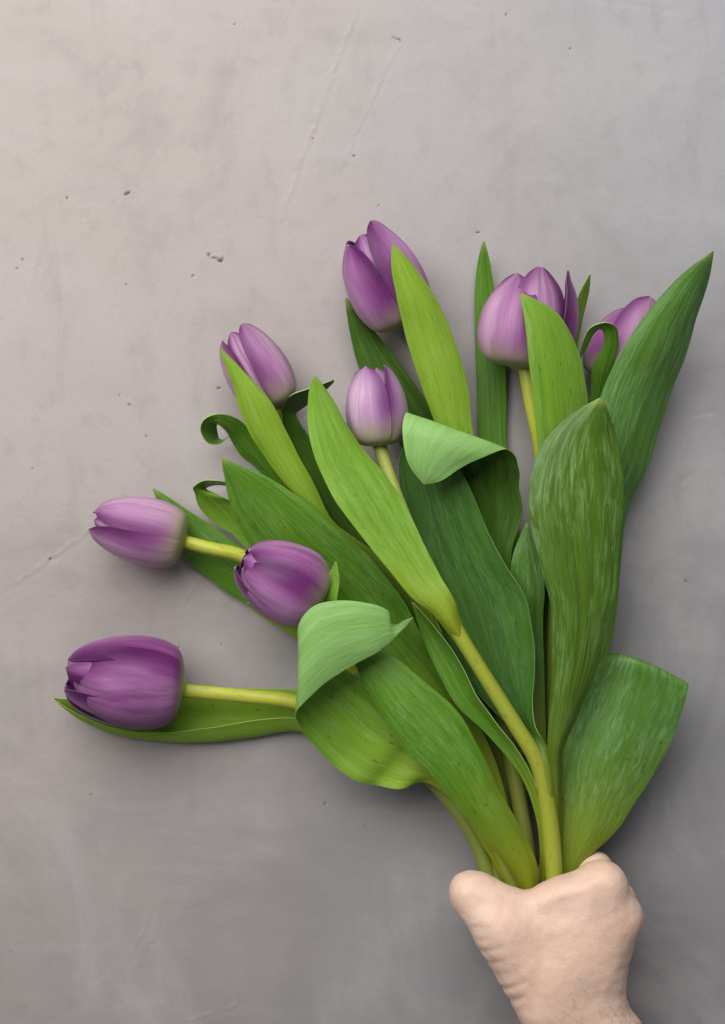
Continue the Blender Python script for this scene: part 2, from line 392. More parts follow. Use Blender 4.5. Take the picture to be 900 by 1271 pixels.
# ------------------------------------------------------------------ builders of plant parts
SEED = [0]
def leaf(parent, rows, front='mid', back=None, thick=0.0006, nv=58, nu=17, wave=0.0006, edge=None, dry=None, keel=0.0, label=None):
    """rows base->tip: (Lx,Ly,Lh, Rx,Ry,Rh[, dm]) or with explicit middle (…, (mx,my,mh)); heights in cm"""
    SEED[0] += 1; sd = SEED[0] * 13.7
    L, M, R = [], [], []
    for r in rows:
        l = P(*r[0:3]); q = P(*r[3:6]); x = r[6] if len(r) > 6 else 0.0
        if isinstance(x, tuple): m = P(*x)
        else: m = (l + q) / 2 + np.array([0, 0, x * 0.01])
        L.append(l); R.append(q); M.append(m)
    allp = np.concatenate([np.array(L), np.array(M), np.array(R)], 1)
    mid = np.array(M); d = np.sqrt(((mid[1:] - mid[:-1]) ** 2).sum(1)) ** 0.7 + 1e-6
    E = spline(allp, nv, ts=np.concatenate([[0], np.cumsum(d)]))
    l, m, r = E[:, None, 0:3], E[:, None, 3:6], E[:, None, 6:9]
    s = np.linspace(0, 1, nu)[None, :, None]
    G = l * (2*(s-.5)*(s-1)) + m * (4*s*(1-s)) + r * (2*s*(s-.5))
    N = grid_normals(G)
    wid = np.linalg.norm(E[:, 6:9] - E[:, 0:3], axis=1)
    for i in range(nv):
        for j in range(nu):
            p = G[i, j]; e = abs(2 * j / (nu - 1) - 1)
            a = mnoise.noise(Vector((p[0] * 38 + sd, p[1] * 38, sd))) * 1.0 + 0.5 * mnoise.noise(Vector((p[0] * 95 + sd, p[1] * 95, sd + 5)))
            k = min(1.0, wid[i] / 0.018)
            G[i, j] += N[i, j] * (a * wave * k * (0.6 + 1.3 * e ** 3))
            if keel: G[i, j] -= N[i, j] * keel * k * math.exp(-(e / 0.16) ** 2)
    # the outline wavers a little too
    for i in range(nv):
        w = (G[i, -1] - G[i, 0]); k = min(1.0, wid[i] / 0.018) * 0.022
        a = mnoise.noise(Vector((i * 0.16, sd, 1.0))) * k; b = mnoise.noise(Vector((i * 0.16, sd, 9.0))) * k
        for j in range(nu):
            u = j / (nu - 1); G[i, j] += w * (a * (1 - u) + b * u)
    u = np.linspace(-1, 1, nu)[None, :]
    v = np.linspace(0, 1, nv)[:, None]
    th = thick * (1.0 + 1.2 * np.exp(-(u / 0.3) ** 2) * np.clip(1 - v * 1.6, 0, 1)) * (1 - 0.25 * np.abs(u) ** 4)
    G[..., 2] = np.maximum(G[..., 2], 0.0012)
    dr = None
    if dry:
        c0 = P(*dry[:3]); dr = np.clip(1 - np.linalg.norm(G - c0, axis=2) / dry[3], 0, 1)
    fm = LM[front]; bm = LM[back] if back else fm
    o = sheet('leaf', G, th, [fm, bm, edge or EDGE], parent, dr)
    if label: o['label'] = label
    return o

def tube(name, pts, rad, mat, parent, n=46, sides=16, bumps=0.03):
    c = spline(pts, n); r = spline(np.array(rad, float)[:, None] if len(rad) == len(pts) else np.linspace(rad[0], rad[-1], len(pts))[:, None], n)[:, 0]
    T = np.gradient(c, axis=0); T /= np.linalg.norm(T, axis=1, keepdims=True)
    up = np.array([0, 0, 1.0]); verts, uvs = [], []
    sd = random.random() * 50
    for i in range(n):
        x = np.cross(T[i], up); x /= np.linalg.norm(x); y = np.cross(x, T[i])
        for k in range(sides + 1):
            a = 2 * math.pi * k / sides
            rr = r[i] * (1 + bumps * mnoise.noise(Vector((i * 0.22, math.cos(a) + sd, math.sin(a)))))
            verts.append(c[i] + rr * (math.cos(a) * x + math.sin(a) * y)); uvs.append((k / sides, i / (n - 1)))
    W1 = sides + 1
    faces = [(i*W1+k, i*W1+k+1, (i+1)*W1+k+1, (i+1)*W1+k) for i in range(n-1) for k in range(sides)]
    b = len(verts); verts += [c[0], c[-1]]; uvs += [(0, 0), (0, 1)]
    faces += [(b, k+1, k) for k in range(sides)] + [(b+1, (n-1)*W1+k, (n-1)*W1+k+1) for k in range(sides)]
    return mesh_obj(name, verts, faces, [mat], parent, uvs=uvs)

def stem(parent, pts, rad, mat):
    return tube('stem', [P(*p) for p in pts], [x * 0.01 for x in rad], mat, parent)

PROFILE = [(0.10, 0.0), (0.50, 0.018), (0.84, 0.10), (1.0, 0.30), (0.985, 0.52), (0.83, 0.75), (0.58, 0.92)]
def flower(parent, base, tip, R, petals, mat, close=0.34, rump=1.0, blunt=1.0):
    """petals: (angle, half width deg, radius scale, length scale, opening deg, tip curl[, material])"""
    b = P(*base); e = P(*tip); ax = e - b; Lf = np.linalg.norm(ax); ax /= Lf
    nn = np.array([0, 0, 1.0]); nn = nn - ax * nn.dot(ax); nn /= np.linalg.norm(nn)
    rt = np.cross(ax, nn); R = R * 0.01
    # receptacle with the pistil inside
    prof = [(0.0, -0.03), (0.16, -0.02), (0.24, 0.0), (0.20, 0.05), (0.09, 0.09), (0.075, 0.30), (0.10, 0.36), (0.0, 0.38)]
    vs, fs, sd = [], [], 14
    for r, z in prof:
        for k in range(sd):
            a = 2 * math.pi * k / sd
            vs.append(b + ax * z * Lf + R * r * (math.cos(a) * nn + math.sin(a) * rt))
    for i in range(len(prof) - 1):
        for k in range(sd):
            fs.append((i*sd+k, i*sd+(k+1) % sd, (i+1)*sd+(k+1) % sd, (i+1)*sd+k))
    fl = mesh_obj('flower', vs, fs, [PISTIL], parent, uvs=[(0.5, 0.5)] * len(vs))
    nv, nu = 40, 25
    for pt in petals:
        th, A, rs, ln, op, tc = pt[:6]
        SEED[0] += 1; s0 = SEED[0] * 7.31
        rz = spline(PROFILE + [(close, 1.0)], nv)
        v = np.linspace(0, 1, nv)
        wp = lerpc(v, [(0, .85), (.12, .95), (.35, 1.0), (.60, .98), (.76, .92), (.88, .72), (.95, .45), (.985, .21), (1, .04)])
        wp = np.where(v > 0.5, wp ** blunt, wp)
        G = np.zeros((nv, nu, 3)); op = math.radians(op)
        for i in range(nv):
            for j in range(nu):
                u = 2 * j / (nu - 1) - 1
                r = rz[i, 0] * rs * R; z = rz[i, 1] * Lf * ln
                a = u * math.radians(A) * wp[i]
                w1 = mnoise.noise(Vector((s0, v[i] * 2.2, u * 1.6))); w2 = mnoise.noise(Vector((s0 + 9, v[i] * 5.5, u * 4.5)))
                r *= 1 - 0.080 * abs(u) ** 2.2 + 0.038 * u * abs(u) * min(1, v[i] * 3) + 0.06 * abs(u) ** 9 * min(1, max(0, v[i] - .3) * 3) + rump * (0.030 * w1 * min(1, v[i] * 4) + 0.014 * w2) + 0.030 * abs(u) ** 6 * math.sin(v[i] * 9 + s0)
                r -= R * 0.030 * math.exp(-(u / 0.10) ** 2) * min(1, max(0, v[i] - 0.15) * 3)      # furrow along the middle
                r += R * tc * max(0.0, v[i] - 0.55) ** 2 * 4
                z += Lf * 0.012 * w1 * v[i]
                x = r * math.cos(a); y = r * math.sin(a)
                x, z = x * math.cos(op) + z * math.sin(op) * 0.9, z * math.cos(op) - x * math.sin(op) * 0.35
                t = math.radians(th)
                G[i, j] = b + ax * z + (x * math.cos(t) - y * math.sin(t)) * nn + (x * math.sin(t) + y * math.cos(t)) * rt
        N = grid_normals(G)
        out = G[nv // 2, nu // 2] - (b + ax * Lf * 0.4)
        if N[nv // 2, nu // 2].dot(out) < 0: G = G[:, ::-1]
        G[..., 2] = np.maximum(G[..., 2], 0.0010)
        m = PM[pt[6]] if len(pt) > 6 else PM[mat]
        sheet('petal', G, 0.00055, [m, PM_IN, PM_EDGE], fl)
    return fl

GROUP = 'tulips in the bunch'
def tulip(label, grip):
    return thing('tulip', label, 'tulip', P(*grip), GROUP)

# ------------------------------------------------------------------ the eight tulips
# A: the bloom at the top of the bunch
A = tulip('deep purple tulip at the top of the bunch, one petal standing taller than the rest', (668, 1190, 2.6))
stem(A, [(507, 402, 2.3), (524, 432, 1.9), (548, 485, 1.4), (575, 620, 1.0), (625, 890, 1.3), (655, 1060, 2.3), (668, 1190, 2.6)], (.36, .37, .38, .42, .45, .45, .42), STEM_M)
flower(A, (505, 402, 2.3), (447, 283, 2.9), 1.98,
       [(182, 62, 1.0, .90, 0, 0), (-70, 66, 1.06, .91, 3, .0), (56, 64, 1.05, 1.01, -1, .08), (118, 52, .84, .90, 0, 0), (-10, 58, .86, .93, 0, .12), (-125, 56, .88, .95, 2, .10)], 'purple', rump=1.8, close=.40)
leaf(A, [(655,1120,2.2,665,1120,2.2), (622,900,1.0,645,900,1.0), (588,720,1.2,620,715,1.2), (556,590,1.7,598,590,1.7,.05), (538,520,2.5,587,536,2.4,.2), (520,470,3.1,581,484,2.9,.35),
         (503,415,3.8,566,430,3.5,.4), (492,365,4.6,545,377,4.2,.4), (486,330,5.1,516,333,4.9,.2), (486.5,304,5.4,489.5,302.5,5.4)], 'light', 'fresh')
leaf(A, [(640,1100,2.0,648,1100,2.0), (596,900,.7,618,890,.7), (545,680,.6,585,660,.6), (500,560,.8,555,540,.8,.1), (470,505,1.0,530,500,1.0,.15), (445,455,1.3,497,452,1.2,.2),
         (434,410,1.9,462,407,1.6,.15), (428,372,2.4,430,369,2.4)], 'dark', 'mid')
leaf(A, [(671,1100,3.3,676,1100,3.5), (667,1023,4.0,677,1020,4.3,-.05), (650,970,4.0,661,965,4.4,-.05), (628,938,3.9,641,930,4.4,-.1), (598,905,3.8,613,893,4.4,-.15), (568,877,3.7,591,860,4.4,-.25),
         (544,835,3.6,573,825,4.3,-.3), (521,780,3.5,541,780,4.1,-.25), (511,747,3.7,515,750,3.9)], 'mid', 'dark')

# B: the wide open bloom
B = tulip('wide open lavender tulip with three separate upright petals, its stem bare below', (690, 1195, 2.4))
stem(B, [(652, 452, 3.0), (660, 500, 3.0), (672, 560, 2.7), (684, 700, 1.5), (689, 900, 1.5), (690, 1060, 2.2), (690, 1195, 2.4)], (.42, .40, .40, .42, .45, .45, .42), STEM_Y)
flower(B, (644, 456, 2.9), (660, 340, 3.5), 2.55,
       [(176, 58, .96, .95, 0, 0), (-50, 62, 1.0, .98, 0, -.04), (16, 46, .90, 1.08, 0, .05), (88, 46, 1.0, 1.10, 6, .12, 'purple'), (-120, 50, .88, .95, 0, 0), (136, 50, .88, .95, 0, 0)], 'pink', close=.46)
leaf(B, [(676,1100,2.0,684,1100,2.0), (645,850,.6,668,850,.6), (602,650,.5,642,645,.5), (594,555,.5,629,555,.5,.1), (592,480,.5,628,480,.5,.12), (590,420,.5,624,415,.5,.1), (590,350,.9,611,345,.9,.1),
         (593,325,1.2,608,325,1.2,.05), (599,300,1.6,602,300,1.6)], 'mid', 'dark')
leaf(B, [(688,1100,2.6,697,1100,2.6), (690,900,2.3,713,900,2.3,-.1), (682,700,2.8,735,690,2.8), (672,590,3.8,735,580,3.6,.15), (666,540,4.6,731,520,4.2,.3), (660,480,5.4,727,478,4.8,.35),
         (655,430,6.0,712,422,5.4,.35), (650,390,6.3,688,385,5.9,.25), (645,365,6.4,649,364,6.4)], 'fresh', 'mid')
leaf(B, [(665,1010,2.2,680,1010,2.2), (640,880,1.9,672,880,1.9), (600,760,2.0,655,770,2.0,-.1), (572,680,2.2,634,690,2.3,-.1), (552,632,2.5,648,643,2.6,-.2), (536,590,3.0,646,607,3.1,-.2), (518,550,3.8,645,583,3.9,0),
         (508,521,4.6,640,567,4.6,.25), (505,512,5.3,628,557,5.2,.35), (501,528,5.7,604,566,5.6,.35), (502,554,5.7,574,580,5.6,.30), (510,580,5.5,547,596,5.5,.12), (525,600,5.3,529,601,5.3)],
     'dark', 'pale', nv=86, wave=0.0004, label='dark leaf with its pale tip folded over towards the front')
leaf(B, [(664,1010,1.7,680,1010,1.7), (646,860,2.2,676,850,2.2), (638,780,2.6,674,780,2.6,.1), (634,720,2.9,675,735,2.9,.2), (637,690,3.1,671,700,3.0,.2), (646,665,3.2,660,668,3.2,.1), (653,649,3.3,655,649,3.3)], 'wax', 'mid')
leaf(B, [(670,1010,1.3,690,1010,1.3), (666,900,1.4,692,900,1.4), (666,800,1.4,693,800,1.4,.1), (674,740,1.6,691,735,1.6,.1), (683,702,1.8,685,702,1.8)], 'dark', 'dark')

# C: the bloom half hidden on the right
C = tulip('mauve tulip half hidden behind the broad upright blue green leaf', (706, 1190, 2.3))
stem(C, [(755, 472, 1.9), (747, 530, 1.2), (735, 650, .8), (714, 850, 1.0), (702, 1050, 2.0), (706, 1190, 2.3)], (.36, .38, .42, .45, .45, .42), STEM_G)
flower(C, (752, 474, 1.9), (797, 371, 2.5), 1.78,
       [(186, 62, 1.0, .88, 0, 0), (-78, 62, .98, .84, 0, -.06, 'purple'), (28, 68, 1.03, 1.05, 0, .05), (104, 50, .88, .86, 0, 0), (-18, 50, .87, .80, 0, 0), (-136, 50, .88, .8, 0, 0)], 'pink')
leaf(C, [(708,1100,2.2,716,1100,2.2), (705,900,1.3,735,900,1.3), (712,760,1.3,765,760,1.0,.1), (722,650,2.2,777,640,1.6,.3), (733,560,3.2,802,580,2.3,.5), (748,482,4.3,832,490,3.1,.65), (775,430,5.0,853,435,3.8,.7),
         (803,388,5.4,868,385,4.6,.55), (847,340,5.9,880,346,5.3,.25), (883,312,6.3,886,311,6.3)], 'wax', 'mid', edge=EDGE_W)
leaf(C, [(700,820,.6,712,820,.6), (700,600,.6,716,600,.6), (702,480,.8,720,480,.8,.05), (705,430,1.2,717,432,1.0,.05), (710,400,1.6,723,398,1.3,.05), (719,365,2.1,731,363,1.7,.05), (731,341,2.4,733,340,2.4)], 'fresh', 'mid')
leaf(C, [(704,820,1.0,722,820,1.0), (716,600,2.0,742,600,2.0), (733,492,3.0,752,480,3.0,.1), (735,457,3.7,762,451,3.7,.1), (748,428,4.3,768,421,4.4,.05), (749,414,4.6,764,405,5.0), (745,408,4.8,751,400,5.4),
         (738,413,4.7,735,405,5.2), (729,430,4.3,725,420,4.7), (720,446,3.9,718.5,445,3.9)], 'mid', 'fresh', wave=0.0002, nv=70, label='narrow leaf hooked over at its tip')
leaf(C, [(686,1120,2.8,696,1120,2.8,.1), (684,1040,3.4,698,1040,3.4,.25), (681,965,4.3,697,965,4.2,.35), (680,930,4.8,699,930,4.7,.45), (683,882,5.5,719,885,5.2,.35), (686,810,6.2,748,810,5.7,.3), (683,750,6.5,761,745,5.9,.35),
         (670,700,6.6,768,690,5.9,.45), (658,640,6.6,773,625,5.9,.55), (659,590,6.5,772,580,5.9,.55), (676,548,6.5,765,540,6.0,.45), (706,516,6.5,757,516,6.3,.25), (744,494,6.6,748,494,6.6)],
     'olive', 'mid', thick=0.0009, edge=EDGE_W, nv=70, label='broad upright leaf streaked with pale wax')
leaf(C, [(698,1110,2.9,706,1106,2.9), (697,1082,3.1,722,1073,3.1,.1), (696,1040,3.2,757,1040,3.2,.25), (697,990,3.2,793,990,3.3,.4), (699,940,3.2,823,940,3.5,.5), (713,890,3.2,843,893,3.8,.5), (736,842,3.4,853,862,4.1,.35),
         (753,811,3.5,852,849,4.0,(800,823,4.2)), (766,813,2.7,845,848,3.2,(803,826,3.3)), (772,830,1.7,835,861,2.1,(803,842,2.0)), (778,850,1.0,825,876,1.3), (797,882,.6,801,883,.6)],
     'wax', 'mid', nv=80, edge=EDGE_W, dry=(855, 853, 4.0, 0.0028), label='broad leaf bent backwards at its blunt top')

# D: upper left
D = tulip('pinkish mauve tulip with a yellow green leaf blade lying across it', (652, 1185, 2.4))
stem(D, [(343, 503, 2.0), (346, 540, 1.5), (375, 605, 1.0), (428, 700, .6), (535, 880, .8), (620, 1060, 2.0), (652, 1185, 2.4)], (.34, .35, .36, .40, .43, .45, .42), STEM_M)
flower(D, (346, 504, 2.0), (290, 411, 2.5), 1.62,
       [(178, 62, 1.0, .95, 0, 0), (-74, 60, 1.02, .97, 3, .05), (52, 58, 1.03, 1.02, 1, .05), (112, 50, .88, .9, 0, 0), (-12, 42, .86, 1.0, 1, .06), (-128, 50, .88, .9, 0, 0)], 'pink')
leaf(D, [(640,1100,2.4,650,1100,2.4), (560,890,1.2,585,870,1.2), (470,740,1.4,505,715,1.4), (412,660,2.1,440,668,2.0,.1), (375,622,2.7,410,642,2.4,.1), (345,590,3.1,392,605,2.8,.2), (320,556,3.5,374,572,3.2,.3), (302,520,4.0,357,538,3.7,.35),
         (289,480,4.5,335,498,4.3,.3), (280,455,4.8,308,466,4.7,.15), (272,434,5.1,275,433,5.1)], 'light', 'fresh')
leaf(D, [(470,770,.5,495,750,.5), (400,680,.6,425,660,.6), (345,612,.8,372,610,.9), (317,580,1.1,336,574,1.4,.05), (300,566,1.4,321,550,1.8,.08), (289,550,1.8,307,530,2.3,.08), (281,536,2.4,289,517,2.9,.05), (271,527,2.8,269,514,3.3),
         (269,530,2.0,253,521,3.1), (270,537,1.4,249,535,2.7), (272,544,1.0,259,550,2.3), (277,546,1.2,273,551,1.9), (283,543,1.5,284,542,1.6)], 'mid', 'fresh', wave=0.0001, nv=80, label='narrow leaf curled into a loop at its tip')
leaf(D, [(530,840,.4,552,825,.4), (460,730,.4,485,715,.4), (418,662,.5,446,656,.5), (393,620,.6,422,612,.6,.05), (370,580,.8,405,575,.8,.08), (355,545,1.1,386,545,1.0,.08), (349,522,1.6,373,526,1.3,.05), (350,506,2.3,367,514,1.3), (360,491,2.9,376,506,1.1),
         (379,483,2.9,389,497,1.3), (398,477,2.7,402,486,1.7), (414,471,2.4,415,474,2.3)], 'dark', 'dark', wave=0.0002, nv=70, label='dark leaf hooked sideways at its tip')

# E: the centre bloom with the long bare stem
E = tulip('pale lavender tulip in the middle with a thick bare stem running to the hand', (690, 1190, 3.6))
stem(E, [(471, 552, 3.4), (483, 590, 3.6), (510, 660, 4.2), (556, 762, 4.9), (600, 836, 4.8), (640, 900, 4.6), (668, 948, 4.4), (681, 1010, 4.1), (688, 1090, 3.8), (690, 1190, 3.6)],
     (.37, .35, .37, .40, .38, .39, .44, .48, .46, .44), STEM_E)
flower(E, (470, 553, 3.4), (463, 455, 3.7), 1.68,
       [(182, 62, .98, .95, 0, 0), (-40, 66, 1.0, 1.0, 0, .02), (84, 62, 1.0, 1.0, 0, .04), (22, 46, .88, .97, 0, 0), (140, 50, .88, .9, 0, 0), (-110, 50, .88, .9, 0, 0)], 'pale')
leaf(E, [(581,820,4.3,595,812,4.3,.35), (567,800,4.6,583,792,4.6,.48), (549,777,5.0,571,767,5.0,.5), (536,761,5.2,566,751,5.2,.35), (515,745,5.4,560,737,5.4,.1), (480,705,5.6,548,718,5.3,-.15), (445,660,5.6,528,678,5.2,-.1), (415,620,5.5,508,638,5.1,.15), (396,580,5.4,484,597,5.0,.35),
         (384,535,5.4,458,567,5.1,.4), (382,500,5.5,430,528,5.3,.3), (385,478,5.7,409,490,5.6,.15), (389,467,5.9,393,467,5.9)], 'fresh', 'fresh', thick=0.0008, label='long fresh green leaf wrapped round the stem at its base')
leaf(E, [(676,1010,3.9,690,1006,3.9,.3), (672,980,4.3,689,976,4.3,.36), (662,945,4.3,685,938,4.5,.28), (640,910,3.6,664,903,4.6,-.3), (602,870,3.5,661,862,4.3,-.75), (574,838,3.6,664,828,4.2,-.9), (552,798,3.7,663,793,4.1,-1.0), (531,745,3.7,652,744,4.0,-1.0), (514,692,3.5,625,695,3.9,-.8),
         (503,640,3.3,600,648,3.9,-.5), (495,595,3.3,580,597,3.9,-.3), (498,560,3.4,558,560,3.8,-.2), (515,532,3.6,530,532,3.7)], 'deep', 'deep', nv=66, label='broad channelled dark green leaf, one margin turned up')

# F: left, pointing out sideways
F = tulip('closed mauve tulip lying sideways on a dark green leaf, with a bright yellow stem', (646, 1185, 2.8))
stem(F, [(228, 672, 2.3), (262, 681, 2.3), (300, 690, 2.1), (390, 755, 1.3), (500, 885, 1.4), (590, 1035, 2.4), (618, 1095, 2.8), (646, 1185, 2.8)], (.36, .40, .42, .44, .45, .45, .45, .42), STEM_Y)
flower(F, (230, 671, 2.3), (114, 645, 2.5), 1.80,
       [(180, 62, 1.0, .96, 0, 0), (-63, 63, 1.02, 1.0, 0, .04), (58, 64, 1.02, .98, 0, .02), (0, 40, .82, .96, 0, 0), (122, 50, .86, 1.0, 0, 0), (-122, 50, .86, .92, 0, 0)], 'pink', close=.30)
leaf(F, [(640,1100,2.5,650,1098,2.5), (590,960,2.0,615,945,2.0), (520,880,1.9,565,850,2.1,-.1), (450,815,2.0,525,790,2.5,-.1), (400,768,2.0,497,740,2.9,-.1), (345,715,2.0,455,688,3.2,0), (312,680,2.4,405,645,3.4,.2), (294,645,2.9,362,610,3.6,.25),
         (283,610,3.4,325,588,3.8,.25), (277,582,3.9,293,576,4.0,.1), (275,568,4.1,277,567,4.1)], 'mid', 'dark', thick=0.0009, nv=66)
leaf(F, [(560,960,.6,580,940,.6), (450,850,.5,480,815,.5), (365,790,.5,405,735,.6), (302,746,.4,350,706,.7,.25), (263,722,.4,303,681,.8,.4), (233,694,.4,262,652,.9,.45), (213,657,.8,225,628,1.2,.3), (189,607,1.5,192,606,1.5)], 'mid', 'dark')
leaf(F, [(430,810,.8,450,800,.8), (345,720,.9,372,700,.9), (308,684,.9,332,680,1.1), (290,664,1.0,313,660,1.3,-.05), (264,648,1.1,302,640,1.6,-.1), (248,630,1.5,291,625,1.9,-.1), (242,611,2.1,272,615,2.2), (240,604,2.7,256,608,1.7), (249,597,3.0,256,605,1.3), (266,596,3.0,267,602,1.4), (282,599,2.8,282,603,1.8), (290,604,2.6,290,606,2.4)],
     'fresh', 'mid', wave=0.0002, label='narrow fresh green leaf with its tip rolled over')

# G: the bloom lying in front of the leaves
G_ = tulip('rumpled purple tulip lying on the leaves above the folded pale leaf', (662, 1180, 3.3))
stem(G_, [(392, 744, 4.0), (420, 775, 3.7), (490, 860, 3.0), (575, 975, 3.0), (630, 1075, 3.3), (662, 1180, 3.3)], (.36, .40, .42, .45, .45, .42), STEM_G)
flower(G_, (396, 748, 3.9), (298, 692, 5.0), 2.10,
       [(180, 62, 1.0, .95, 0, -.02), (-42, 66, 1.03, .93, 0, -.02), (74, 64, 1.02, .96, 0, -.02), (14, 56, .86, .97, 0, .03), (126, 56, .88, .97, 0, .03), (-102, 58, .94, .99, 0, 0)], 'purple', close=.30, rump=2.0, blunt=.6)
leaf(G_, [(652,1115,4.0,668,1112,4.0,.3), (637,1085,4.3,667,1078,4.3,.42), (600,1040,4.7,641,1020,4.7,.45), (569,1003,4.9,613,970,4.9,.45), (540,966,5.0,592,922,4.9,.4), (508,938,5.0,562,877,4.9,.4), (480,900,4.9,522,842,4.9,.4), (459,860,4.8,487,815,4.8,.3),
          (443,828,4.8,456,802,4.8,.2), (432,800,4.8,436,796,4.8)], 'mid', 'mid', thick=0.0009, label='mid green arching leaf running down to the thumb')
leaf(G_, [(450,805,3.4,462,800,3.4), (412,775,4.0,428,768,4.2), (402,748,4.5,418,746,5.2,-.1), (402,730,4.7,421,722,5.2,-.1), (409,711,5.0,420,708,5.2,-.03), (416,698,5.2,418,697,5.2)], 'fresh', 'fresh', wave=0.0002)
leaf(G_, [(450,860,1.2,465,845,1.2), (398,812,1.3,425,788,1.5), (368,792,1.4,390,765,1.7,.05), (335,772,1.5,352,755,1.9,.05), (318,760,1.7,326,748,2.0), (307,749,2.1,309,748,2.1)], 'light', 'fresh', wave=0.0003)

# H: lower left
H = tulip('fat deep purple tulip lying sideways on a boat shaped leaf', (640, 1180, 2.8))
stem(H, [(226, 857, 2.6), (300, 864, 2.3), (365, 871, 2.1), (450, 905, 1.8), (540, 972, 2.0), (592, 1045, 2.7), (610, 1098, 2.9), (640, 1180, 2.8)], (.38, .41, .43, .44, .44, .44, .44, .42), STEM_Y)
flower(H, (227, 853, 2.7), (78, 838, 3.3), 2.50,
       [(-132, 62, 1.0, .98, 0, 0), (-14, 68, 1.03, .89, 0, -.02), (98, 66, 1.03, .97, 0, .0), (44, 58, .87, .97, 0, .03), (-78, 60, .92, .97, 0, .0), (172, 58, .86, .97, 0, 0)], 'deep', close=.34, rump=1.6, blunt=.55)
leaf(H, [(604,1058,1.5,612,1050,1.6), (505,948,.9,512,930,1.0), (420,908,1.3,420,862,.9,(420,920,.6)), (368,892,1.6,368,856,.9,(368,905,.45)), (310,895,1.6,315,855,.9,(315,912,.35)), (250,905,1.5,255,856,.9,(255,917,.35)), (195,909,1.4,195,860,.9,(197,915,.3)),
         (140,903,1.3,140,866,1.2,(140,906,.5)), (103,890,1.5,106,867,1.6,(102,892,.9)), (82,878,1.7,86,868,1.8,(82,879,1.4)), (67,868,1.9,68,866,1.9)], 'light', 'light', wave=0.0003, label='boat shaped leaf cradling the fat bloom')
leaf(H, [(632,1105,3.0,650,1100,3.1), (601,1052,3.3,624,1042,3.5,.2), (561,992,3.5,594,982,3.8,.25), (522,970,3.3,562,952,4.0,.15), (496,979,3.4,540,928,4.0,.05), (468,974,2.9,525,910,4.0,-.1), (447,970,3.2,510,898,4.0,-.1), (410,946,3.1,480,872,4.0,-.2), (383,916,3.6,440,838,4.2,-.2), (370,898,4.4,398,812,4.8,0),
         (367,888,5.1,376,795,5.5,.15), (373,877,5.9,370,782,6.2,.3), (398,852,6.4,382,758,6.8,.35), (438,826,6.6,410,746,7.0,.3), (468,809,6.6,448,747,6.9,.2), (478,801,6.5,470,752,6.75,.12), (485,796,6.45,482,759,6.65,.08), (489,792,6.4,485,770,6.5,.05), (496,785,6.4,492,775,6.4), (503,778,6.3,500,771,6.4), (512,768,6.3,513,766,6.3)],
     'fresh', 'pale', nv=100, thick=0.0006, wave=0.0004, edge=EDGE_W, dry=(490, 770, 6.5, 0.0050), label='broad leaf folded over to show its pale underside, torn brown at the tip')
leaf(H, [(520,950,2.2,535,940,2.2), (470,880,2.5,488,866,2.5), (447,857,2.7,462,840,2.7), (432,838,2.9,435,835,2.9)], 'pale', 'pale')

# ------------------------------------------------------------------ the hand
def skin_mat():
    t = NT('skin'); pos = t.n('ShaderNodeTexCoord').outputs['Object']
    n1 = t.noise(pos, 38.0, 4.0, 0.6); n2 = t.noise(pos, 140.0, 4.0, 0.6); n3 = t.noise(pos, 420.0, 3.0, 0.6)
    col = t.mix(t.ramp(n1, 0.35, 0.68), (0.73, 0.495, 0.375), (0.77, 0.560, 0.440))
    col = t.mix(t.math('MULTIPLY', t.ramp(n2, 0.48, 0.72), 0.38), col, (0.68, 0.40, 0.32))
    for q, r, f in ((P(760, 1095, 6.4), .016, .55), (P(783, 1140, 6.0), .014, .5), (P(583, 1112, 5.8), .016, .55), (P(600, 1140, 6.2), .018, .3)):
        col = t.mix(t.ramp(t.vmath('DISTANCE', pos, tuple(q)), r * 0.2, r * 1.4, f, 0.0), col, (0.70, 0.33, 0.27))
    mole = t.ramp(t.vmath('DISTANCE', t.vmath('MULTIPLY', pos, (1, 1, 0)), tuple(P(702, 1169, 7.4) * np.array([1, 1, 0]))), 0.0003, 0.0008, 0.85, 0.0)
    col = t.mix(mole, col, (0.16, 0.07, 0.04))
    t.put(t.b.inputs['Base Color'], col)
    t.b.inputs['Roughness'].default_value = 0.46; t.b.inputs['Specular IOR Level'].default_value = 0.40
    t.b.inputs['Subsurface Weight'].default_value = 0.22; t.b.inputs['Subsurface Radius'].default_value = (1.0, 0.35, 0.18)
    t.b.inputs['Subsurface Scale'].default_value = 0.006
    vor = t.n('ShaderNodeTexVoronoi', feature='DISTANCE_TO_EDGE'); t.l(pos, vor.inputs['Vector']); vor.inputs['Scale'].default_value = 620.0
    mp = t.n('ShaderNodeMapping'); t.l(pos, mp.inputs[0]); mp.inputs['Rotation'].default_value = (0, 0, -0.5); mp.inputs['Scale'].default_value = (90, 420, 200)
    ln = t.noise(mp.outputs[0], 1.0, 3.0, 0.6, 0.4)
    nb = t.bump(t.ramp(vor.outputs['Distance'], 0.0, 0.12), 0.00012, 0.5); nb = t.bump(n3, 0.0003, 0.5, nb); nb = t.bump(n2, 0.0005, 0.25, nb); nb = t.bump(ln, 0.0003, 0.3, nb)
    t.l(nb, t.b.inputs['Normal'])
    return t.m

